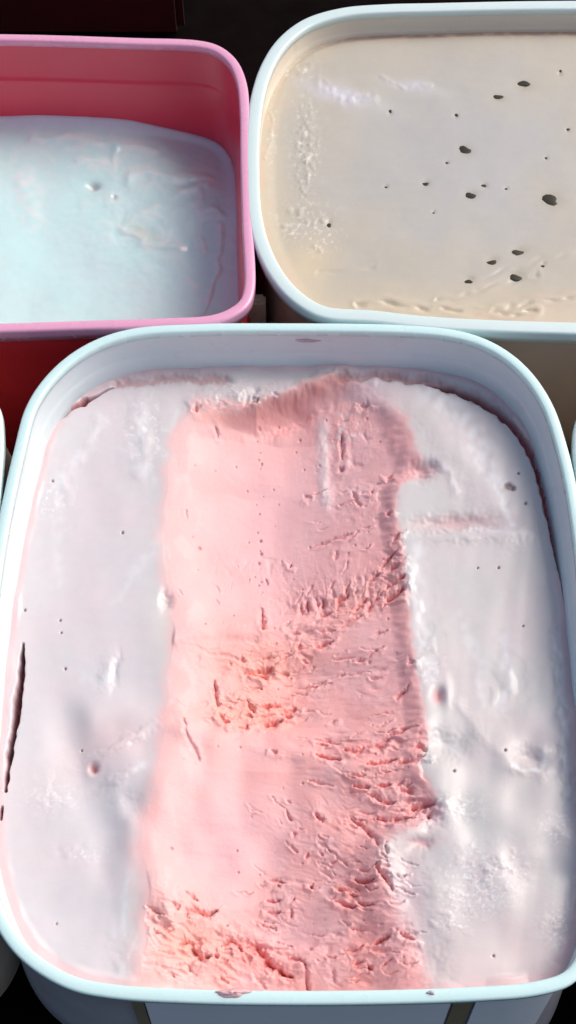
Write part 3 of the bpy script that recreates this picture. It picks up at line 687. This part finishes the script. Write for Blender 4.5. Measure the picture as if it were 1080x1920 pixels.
    for cx, cy, rx, ry, sz in [(890, 1650, 70, 50, 9), (900, 1690, 60, 30, 6), (1050, 1740, 40, 34, 8), (845, 1735, 34, 20, 6), (270, 800, 40, 60, 12), (1040, 1560, 30, 30, 7), (860, 1520, 40, 26, 8), (100, 1500, 40, 26, 8), (160, 1605, 40, 14, 8), (260, 1800, 24, 50, 8), (805, 1250, 24, 50, 8), (90, 930, 30, 30, 9)]:
        mix([0.86, 0.87, 0.89], gauss(U, V, cx, cy, rx, ry) * sstep(.08, .35, fbm(U / sz, V / sz, 3, 442)) * .9)  # sparkling glints painted as near-white flecks
    mix(pale, sstep(0.0, 34, U - (Lw - 44)) * sstep(1440, 1560, V) * sstep(20, 0, U - Rw) * 0.8)
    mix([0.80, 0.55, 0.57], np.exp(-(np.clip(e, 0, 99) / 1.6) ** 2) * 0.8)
    mix(flesh, pk)
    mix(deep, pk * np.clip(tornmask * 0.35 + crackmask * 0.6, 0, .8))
    mix([0.92, 0.54, 0.525], pk * sstep(0.42, 0.08, tt) * 0.85)  # left slope painted brighter, as the lit side
    mix([0.86, 0.56, 0.58], pk * np.clip(.35 + 1.3 * fbm(U / 70, V / 60, 4, 415), 0, 1) * .55)
    mix([0.95, 0.44, 0.36], pk * np.clip(gauss(U, V, 490, 1225, 110, 60) + gauss(U, V, 460, 1325, 90, 36) + gauss(U, V, 340, 1760, 90, 70) * .9 + gauss(U, V, 690, 1110, 90, 40, -14) * .6 + gauss(U, V, 420, 765, 80, 16) * .8, 0, 1) * .75)
    mix([0.80, 0.42, 0.43], pk * sstep(.72, .95, tt) * .6)  # right slope painted duskier, as the shaded side
    mix([0.84, 0.52, 0.55], pk * np.clip(gauss(U, V, 540, 960, 130, 180) * .8 + gauss(U, V, 450, 1570, 120, 100) * .75 + gauss(U, V, 560, 1740, 60, 50) * .7 + gauss(U, V, 690, 1230, 90, 90) * .4, 0, 1))
    mix(mauve, pk * np.clip(gauss(U, V, 670, 860, 90, 100) * .6, 0, 1) * (0.75 + .25 * pn(U / 12, V / 14, 420)))
    mix([0.86, 0.72, 0.72], pk * np.exp(-((U - L - 34) / 34) ** 2) * sstep(.02, .30, fbm(U / 34, V / 60, 4, 445)) * .3)
    mix([0.84, 0.74, 0.75], pk * np.exp(-((U - lut([(760, 606), (850, 608), (940, 616)], V)) / 11) ** 2) * sstep(945, 900, V) * sstep(740, 780, V) * 0.75)
    mix([0.80, 0.63, 0.66], gauss(wu, wv, 705, 728, 60, 26, 20) * .85)
    mix([0.80, 0.70, 0.72], gauss(wu, wv, 650, 790, 40, 50) * np.clip(fbm(U / 12, V / 16, 3, 430) * 2.2, 0, .8))
    mix([0.80, 0.68, 0.70], gauss(wu, wv, 430, 735, 90, 22) * np.clip(.3 + fbm(U / 14, V / 9, 3, 431) * 2, 0, .85))
    mix([0.74, 0.56, 0.59], np.clip(gauss(wu, wv, 765, 1665, 36, 95, -8) * 1.1 + gauss(wu, wv, 806, 1540, 24, 24), 0, 1) * .8)
    mix(film * np.array([1, .95, .95]), np.clip(gauss(wu, wv, 755, 1590, 40, 22, -20) * 1.3, 0, 1) * .8)
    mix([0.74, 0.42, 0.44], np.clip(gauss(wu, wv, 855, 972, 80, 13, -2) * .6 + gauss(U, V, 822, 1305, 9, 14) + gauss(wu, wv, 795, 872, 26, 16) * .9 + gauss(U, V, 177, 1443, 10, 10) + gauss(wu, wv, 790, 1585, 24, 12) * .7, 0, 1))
    mix([0.70, 0.40, 0.40], np.clip(backg * .7, 0, 1))  # shadow band along the back edge, painted into the colour
    mix([0.60, 0.27, 0.24], np.exp(-(seg_dist(wu, wv, [(480, 750), (530, 742), (590, 718), (640, 702)])[0] / 15) ** 2) * .6)  # shade under the ridge, painted dark brown
    mix([0.50, 0.10, 0.12], np.clip(gapL, 0, 1) * 0.9)  # red flesh in the wall gaps, darkened with painted shade
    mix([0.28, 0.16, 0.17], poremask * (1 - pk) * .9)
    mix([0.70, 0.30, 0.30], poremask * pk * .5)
    wet = (1 - pk) * np.clip(0.65 + 0.5 * fbm(U / 90, V / 120, 3, 440), 0.2, 1) + pk * 0.04 * (1 - tornmask)
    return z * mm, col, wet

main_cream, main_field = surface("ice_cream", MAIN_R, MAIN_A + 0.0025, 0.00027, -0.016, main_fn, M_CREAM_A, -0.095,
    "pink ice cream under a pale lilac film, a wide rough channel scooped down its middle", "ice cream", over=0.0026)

# ---- left: white melting ice cream, low in the red tub
def milk_fn(U, V, X, Y, edge):
    z = -44.0 + 1.5 * fbm(U / 200, V / 160, 2, 501) - 13.0 * sstep(200, 470, U) * sstep(420, 200, V)
    wu = U + 12 * pn(U / 50, V / 40, 502); wv = V + 9 * pn(U / 50, V / 40, 503)
    m = gauss(U, V, 310, 400, 150, 130); streak = np.zeros_like(z)
    lump = fbm(wu / 46, wv / 32, 4, 504)
    z += 0.6 * m * lump * 1.6 + 0.2 * fbm(U / 60, V / 50, 3, 505)
    for pts, w_, h_ in [([(60, 258), (150, 262), (220, 272), (292, 276)], 9, 1.4), ([(250, 330), (320, 322), (392, 325), (394, 340), (330, 360)], 9, 1.6),
                        ([(150, 300), (210, 310), (215, 270)], 8, .8), ([(235, 430), (265, 455), (330, 468)], 9, 1.2), ([(350, 520), (385, 560), (395, 540)], 4, .6),
                        ([(415, 420), (414, 500), (380, 585)], 4, 1.0), ([(395, 385), (410, 400)], 6, 1.0), ([(380, 440), (390, 470)], 8, .9), ([(50, 330), (60, 410)], 18, .5)]:
        d, t, s = seg_dist(wu, wv, pts)
        z += .6 * h_ * np.exp(-(d / w_) ** 2)
        streak = np.maximum(streak, np.exp(-(d / (w_ * 1.5)) ** 2))
    z += 2.5 * np.exp(-(np.clip(edge * 1000, 0, 99) / 3.0) ** 2) * sstep(470, 250, V)
    hole = gauss(U, V, 175, 348, 11, 7); z -= 2.2 * hole; h2 = gauss(U, V, 214, 370, 4, 4); z -= 1.2 * h2
    base = np.array([0.64, 0.97, 0.975])
    col = [np.zeros_like(z) + base[k] for k in range(3)]
    def mix(c, mk):
        for k in range(3): col[k] = col[k] * (1 - mk) + c[k] * mk
    mix([0.74, 0.95, 0.98], np.clip(.3 + fbm(U / 110, V / 110, 3, 510), 0, 1) * .6)
    mix([0.76, 0.84, 0.93], np.exp(-(np.clip(edge * 1000, 0, 99) / 6.0) ** 2) * .8)
    mix([0.78, 1.0, 1.0], np.clip(sstep(.05, .25, lump) * (m + gauss(U, V, 130, 290, 150, 40)), 0, 1) * .8)  # glossy highlights painted as white patches, then as streaks
    mix([0.84, 0.99, 1.0], streak * np.clip(.5 + 1.2 * pn(U / 20, V / 14, 512), 0, 1) * .9)
    mix([0.60, 0.48, 0.46], np.clip(hole + h2, 0, 1) * .7)
    mix([0.72, 0.78, 0.66], gauss(U, V, 270, 440, 40, 14, 30) * .6)
    return z * .001, col, np.zeros_like(z) + .95

milk_cream, milk_field = surface("ice_cream", PINK_R, PINK_A + 0.0025 + 0.0012, 0.0006, -0.044, milk_fn, M_CREAM_B, -0.095,
    "pale blue-white ice cream lying low in the red and pink tub", "ice cream", over=0.003)

# ---- right: beige ice cream with dark seeds
SEEDS = [(981, 157, 12, 7, 8), (933, 182, 9.5, 5, 8), (856, 216, 3.5, 3, 0), (732, 209, 3.2, 3, 0), (871, 282, 11, 9, 25), (798, 346, 5.5, 4.5, 0), (881, 367, 10, 7, 0), (908, 349, 5, 3.6, 20),
         (949, 355, 2.6, 2.2, 0), (1031, 376, 15.5, 11, 12), (617, 423, 4.5, 4, 0), (972, 475, 11, 6.2, 0), (921, 494, 9, 5.5, -10), (967, 521, 11, 6.5, 4), (878, 529, 7, 4, 0), (1065, 243, 3, 2.6, 0),
         (1024, 297, 2.6, 2.4, 0), (1051, 134, 3, 2.6, 0), (724, 352, 3, 2.6, 0), (1018, 500, 3, 2.4, 0), (838, 306, 3, 2.4, 0), (813, 400, 2.4, 2, 0)]

def beige_fn(U, V, X, Y, edge):
    z = -10.0 + 3.8 * sstep(60, 560, V) + 0.7 * fbm(U / 220, V / 160, 3, 601) + 0.07 * fbm(U / 90, V / 26, 2, 602)
    wu = U + 8 * pn(U / 40, V / 40, 603); wv = V + 8 * pn(U / 40, V / 40, 604)
    e = np.clip(edge * 1000, 0, 99)
    z -= 1.6 * np.exp(-((e) / 2.0) ** 2) * sstep(260, 100, V)
    z += 0.5 * sstep(5, 0, e) * sstep(620, 480, U)
    for pts, w_, h_ in [([(600, 150), (640, 180), (700, 185)], 12, 1.0), ([(715, 142), (760, 160), (810, 162)], 5, .6), ([(560, 130), (590, 112)], 7, .8),
                        ([(505, 210), (512, 270), (500, 300)], 3, .7), ([(575, 210), (585, 260), (570, 330)], 8, .6), ([(545, 400), (580, 420), (612, 425)], 6, .9), ([(528, 435), (540, 445)], 6, 1.1), ([(570, 395), (560, 405)], 6, .8), ([(586, 470), (600, 476)], 5, .8),
                        ([(560, 80), (640, 55), (720, 52)], 6, .7)]:
        d, t, s = seg_dist(wu, wv, pts)
        z += .45 * h_ * np.exp(-(d / w_) ** 2) * np.clip(.5 + 1.2 * pn(U / 14, V / 14, 607), 0, 1)
    z += 0.35 * gauss(U, V, 572, 290, 18, 90) * np.clip(fbm(U / 10, V / 12, 3, 606), 0, 1) * 3
    for pts, w_, h_ in [([(600, 520), (650, 505), (700, 500)], 5, .5), ([(820, 570), (880, 560), (940, 540), (1000, 520)], 4, .7), ([(670, 580), (690, 572), (780, 586), (860, 590), (1000, 594)], 4, 1.6), ([(930, 590), (960, 578), (1080, 566)], 4, 1.0), ([(880, 535), (1000, 500), (1080, 480)], 4, .35)]:
        d, t, s = seg_dist(wu, wv, pts)
        z -= .45 * h_ * np.exp(-(d / w_) ** 2) * np.clip(.4 + 1.4 * pn(U / 24, V / 14, 608), 0, 1)
        z += .12 * h_ * np.exp(-((d - 9) / 5) ** 2)
    base = np.array([0.56, 0.515, 0.425])
    col = [np.zeros_like(z) + base[k] for k in range(3)]
    def mix(c, mk):
        for k in range(3): col[k] = col[k] * (1 - mk) + c[k] * mk
    mix([0.51, 0.505, 0.49], np.clip(gauss(U, V, 860, 300, 260, 190) * 1.1 + .4 * fbm(U / 100, V / 90, 3, 610), 0, 1))
    mix([0.74, 0.62, 0.42], np.clip(gauss(U, V, 585, 500, 45, 45) + sstep(510, 600, V) * .6 + .5 * np.exp(-(e / 7) ** 2) * sstep(620, 480, U), 0, 1) * .7)
    mix([0.44, 0.31, 0.24], np.exp(-(e / 3.6) ** 3) * sstep(110, 50, V) * sstep(560, 700, U) * .95)  # shadow under the far rim, painted as a brown band
    for cx, cy, rx, ry, sz in [(572, 270, 26, 90, 8), (575, 415, 50, 30, 8), (545, 445, 16, 14, 6), (590, 475, 14, 10, 5), (510, 250, 8, 60, 7), (560, 130, 30, 16, 9), (600, 450, 40, 26, 7)]:
        mix([0.86, 0.84, 0.82], gauss(U, V, cx, cy, rx, ry) * sstep(.14, .42, fbm(U / sz, V / sz / 1.3, 3, 615)) * .8)  # glints on the left side painted white into the colour
    mix([0.68, 0.52, 0.42], np.clip(.5 * sstep(500, 600, V) * sstep(.0, .4, fbm(U / 120, V / 16, 3, 616)) + .6 * np.exp(-(e / 4) ** 2) * sstep(.0, .3, fbm(U / 30, V / 30, 3, 617)), 0, 1))
    for (su, sv, sx_, sy_, sr) in SEEDS:
        mix([0.42, 0.38, 0.28], .55 * gauss(U, V, su + 1, sv + 1, sx_ * 1.35, sy_ * 1.45, sr))
        z -= .25 * gauss(U, V, su, sv, sx_ * 1.4, sy_ * 1.5, sr)
    mix([0.72, 0.71, 0.78], np.clip(gauss(wu, wv, 640, 175, 70, 18, 18) * .9 + gauss(wu, wv, 770, 158, 60, 10, 12) * .5, 0, 1))
    return z * .001, col, np.clip(.65 + .5 * fbm(U / 80, V / 80, 3, 612), .2, 1)

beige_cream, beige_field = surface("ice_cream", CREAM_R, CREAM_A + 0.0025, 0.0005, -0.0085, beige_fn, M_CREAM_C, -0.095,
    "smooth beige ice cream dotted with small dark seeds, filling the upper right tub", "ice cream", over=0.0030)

# ---- dark seeds set in the beige ice cream
def seed_mesh(rnd):
    V = []; Fs = []
    n, m = 12, 6; k1, k2 = rnd.uniform(0, 6), rnd.uniform(0, 6)
    V.append((0, 0, 1))
    for j in range(1, m):
        a = math.pi * j / m
        for i in range(n):
            b = 2 * math.pi * i / n
            r = 1 + rnd.uniform(-.10, .10) + .16 * math.sin(2 * b + k1) + .13 * math.sin(3 * b + k2)
            V.append((r * math.sin(a) * math.cos(b), r * math.sin(a) * math.sin(b), math.cos(a)))
    V.append((0, 0, -1))
    for i in range(n): Fs.append((0, 1 + i, 1 + (i + 1) % n))
    for j in range(m - 2):
        for i in range(n):
            a = 1 + j * n + i; b = 1 + j * n + (i + 1) % n
            Fs.append((a, a + n, b + n, b))
    for i in range(n): Fs.append((len(V) - 1, 1 + (m - 2) * n + (i + 1) % n, 1 + (m - 2) * n + i))
    return mesh_from("seed", V, Fs)

seed_protos = []
for k in range(7):
    me = seed_mesh(random.Random(k + 3)); me.materials.append(M_SEED); me.shade_smooth(); seed_protos.append(me)
for i, (u, v, rx, ry, rot) in enumerate(SEEDS):
    x, y = plan(u, v, -0.0085)
    x, y = float(x), float(y)
    zz = height_at(beige_field, x, y)
    x, y = map(float, plan(u, v, zz)); zz = height_at(beige_field, x, y)
    o = bpy.data.objects.new("seed", seed_protos[i % 7]); sc.collection.objects.link(o)
    o.parent = beige_cream
    px = 1 / 4600.0
    o.scale = (rx * px, ry * px / 0.85, 0.16 * ry * px + .0001)
    o.rotation_euler = (random.uniform(-.1, .1), random.uniform(-.1, .1), -math.radians(rot))
    o.location = Vector((x, y, zz + 0.00005)) - beige_cream.location

# ---------------------------------------------------------------- details of the front tub
def panel_on_wall(name, R, u0, u1, offs, z0, z1, mat, parent, thick=0.0006, nx=24, side=-1):
    """a thin curved panel following the outer wall of a tub on its near side, between measured columns"""
    x0 = float(plan(u0, 1884)[0]); x1 = float(plan(u1, 1884)[0])
    near = R[R[:, 1] < R[:, 1].mean()]
    near = near[np.argsort(near[:, 0])]
    V = []; Fs = []
    def yy(x): return float(np.interp(x, near[:, 0], near[:, 1]))
    for j, z in enumerate((z0, z1)):
        o = offs(z)
        for layer in (0, 1):
            for i in range(nx + 1):
                x = x0 + (x1 - x0) * i / nx
                V.append((x, yy(x) + o - thick * layer, z))
    n = nx + 1
    for i in range(nx):
        a = i
        Fs += [(n + a, n + a + 1, 3 * n + a + 1, 3 * n + a), (a + 1, a, 2 * n + a, 2 * n + a + 1), (a, a + 1, n + a + 1, n + a), (2 * n + a + 1, 2 * n + a, 3 * n + a, 3 * n + a + 1)]
    Fs += [(0, n, 3 * n, 2 * n), (nx + n, nx, 2 * n + nx, 3 * n + nx)]
    return link(name, mesh_from(name, V, Fs), mat, parent, smooth=False)

def off_main(z):
    b = MAIN_A - 0.0011
    t = (-z - 0.015) / (0.095 - 0.021)
    return b + 0.0006 - 0.0075 * t - 0.0003

panel_on_wall("label", MAIN_R, 262, 856, lambda z: off_main(z) - .0004, -0.0060, -0.080, M_LABEL, main_root)
panel_on_wall("slot_strip", MAIN_R, 234, 258, lambda z: off_main(z) - .0002, -0.0058, -0.082, M_SLOT, main_root, nx=4)  # flat brown strips stand in for dark slots beside the label
panel_on_wall("slot_strip", MAIN_R, 862, 900, lambda z: off_main(z) - .0002, -0.0058, -0.082, M_SLOT, main_root, nx=4)
panel_on_wall("label", MAIN_R, 906, 1060, lambda z: off_main(z) - .0004, -0.0060, -0.080, M_LABEL, main_root)

# smear of pink ice cream left on the near rim
def smear(u, v, ru, rv, h, label, mat, seed):
    x, y = map(float, plan(u, v, 0)); sx = float(plan(u + ru, v, 0)[0]) - x; sy = y - float(plan(u, v + rv, 0)[1])
    n, m = 28, 8; V = [(0, 0, h)]; Fs = []
    rnd = random.Random(seed); ph = [rnd.uniform(0, 6.28) for _ in range(4)]
    for j in range(1, m + 1):
        t = j / m
        for i in range(n):
            a = 2 * math.pi * i / n
            k = 1 + .16 * math.sin(2 * a + ph[0]) + .12 * math.sin(3 * a + ph[1]) + .08 * math.sin(5 * a + ph[2]) + .05 * math.sin(9 * a + ph[3])
            V.append((sx * t * k * math.cos(a), sy * t * k * math.sin(a), h * (1 - t ** 2) * (1 + .3 * math.sin(3 * a + 7 * t)) - 0.0003 * t))
    for i in range(n): Fs.append((0, 1 + i, 1 + (i + 1) % n))
    for j in range(m - 1):
        for i in range(n):
            a = 1 + j * n + i; b = 1 + j * n + (i + 1) % n
            Fs.append((a, a + n, b + n, b))
    Fs.append(tuple(range(1 + (m - 1) * n, 1 + m * n))[::-1])
    me = mesh_from("smear", V, Fs)
    o = link("ice_cream_smear", me, mat, None); o.location = (x, y, 0.0003)
    return tag(o, label, "smear")

M_SMEAR = plastic("pink_smear", (0.80, 0.50, 0.52), 0.4, 0.2, 0.12, 0.4)
M_SMEAR2 = plastic("mauve_smear", (0.60, 0.47, 0.52), 0.4, 0.2, 0.15, 0.4)
smear(436, 1862, 32, 9, 0.0012, "soft pink smear of ice cream on the near rim of the front tub", M_SMEAR, 2)
smear(808, 1862, 9, 4, 0.0007, "tiny mauve drip on the near rim, right of the pink smear", M_SMEAR2, 5)

sm = smear(577, 634, 26, 5, 0.0006, "faint brownish smudge on the far inner wall of the front tub", M_SMEAR2, 9)
_fx, _fy = map(float, plan(577, 612, 0)); sm.rotation_euler = (math.radians(86), 0, 0)
_far = MAIN_R[MAIN_R[:, 1] > MAIN_R[:, 1].mean()]; _far = _far[np.argsort(_far[:, 0])]
sm.location = (_fx, float(np.interp(_fx, _far[:, 0], _far[:, 1])) - MAIN_A - 0.0004, -0.0062)

# ---------------------------------------------------------------- neighbouring tubs at both edges
LSLIV = [(2, 768), (6, 800), (7, 840), (4, 880), (0, 930), (-10, 1100), (-30, 1400), (-60, 1650), (-140, 1780), (-400, 1800), (-700, 1790), (-780, 1500), (-740, 1000), (-660, 780),
         (-560, 700), (-300, 690), (-100, 700), (-30, 725)]
RSLIV = [(1079, 790), (1075, 820), (1076, 860), (1082, 900), (1110, 1100), (1150, 1400), (1176, 1600), (1230, 1750), (1400, 1800), (1800, 1800), (1900, 1500), (1850, 1000), (1740, 780),
         (1620, 715), (1400, 700), (1180, 705), (1105, 740)]
def push(c, du): return [(a + du, b) for a, b in c]
tub("pale tub cut off at the left edge of the photo, beside the front tub", "ice cream tub", "open tubs of ice cream", push(LSLIV, 0), (M_TUB2, M_TUB_IN, M_TUB2_OUT))
tub("pale tub cut off at the right edge of the photo, beside the front tub", "ice cream tub", "open tubs of ice cream", push(RSLIV, 0), (M_TUB2, M_TUB_IN, M_TUB2_OUT))

# ---------------------------------------------------------------- table and things between the tubs
def box(name, x0, x1, y0, y1, z0, z1, mat, bev=0.001, parent=None):
    import bmesh
    bm = bmesh.new(); bmesh.ops.create_cube(bm, size=1)
    for v in bm.verts:
        v.co = ((x0 + x1) / 2 + v.co.x * (x1 - x0), (y0 + y1) / 2 + v.co.y * (y1 - y0), (z0 + z1) / 2 + v.co.z * (z1 - z0))
    bmesh.ops.bevel(bm, geom=bm.edges[:], offset=bev, segments=2, affect='EDGES')
    me = bpy.data.meshes.new(name); bm.to_mesh(me); bm.free()
    return link(name, me, mat, parent, smooth=False)

tb = mesh_from("table", [(-3, -3, -0.0995), (3, -3, -0.0995), (3, 3, -0.0995), (-3, 3, -0.0995)], [(0, 1, 2, 3)])
tag(link("table_top", tb, M_TABLE), kind="structure")

# wooden slat standing in the gap between the red tub and the beige one
wx0, wy = map(float, plan(457, 549, -0.016)); wx1 = float(plan(498, 549, -0.016)[0])
slat = box("wooden_slat", wx0, wx1, wy - 0.005, wy, -0.099, -0.016, M_WOOD)
tag(slat, "short upright wooden slat in the gap between the red tub and the beige-filled tub", "wooden slat")
gx0, gy = map(float, plan(484, 500, -0.022)); gx1 = float(plan(556, 500, -0.022)[0])
pb = box("maroon_board", gx0, gx1, gy - .004, gy, -0.099, -0.022, M_MAROON)
tag(pb, "small dark maroon board standing in the gap behind the wooden slat", "board")
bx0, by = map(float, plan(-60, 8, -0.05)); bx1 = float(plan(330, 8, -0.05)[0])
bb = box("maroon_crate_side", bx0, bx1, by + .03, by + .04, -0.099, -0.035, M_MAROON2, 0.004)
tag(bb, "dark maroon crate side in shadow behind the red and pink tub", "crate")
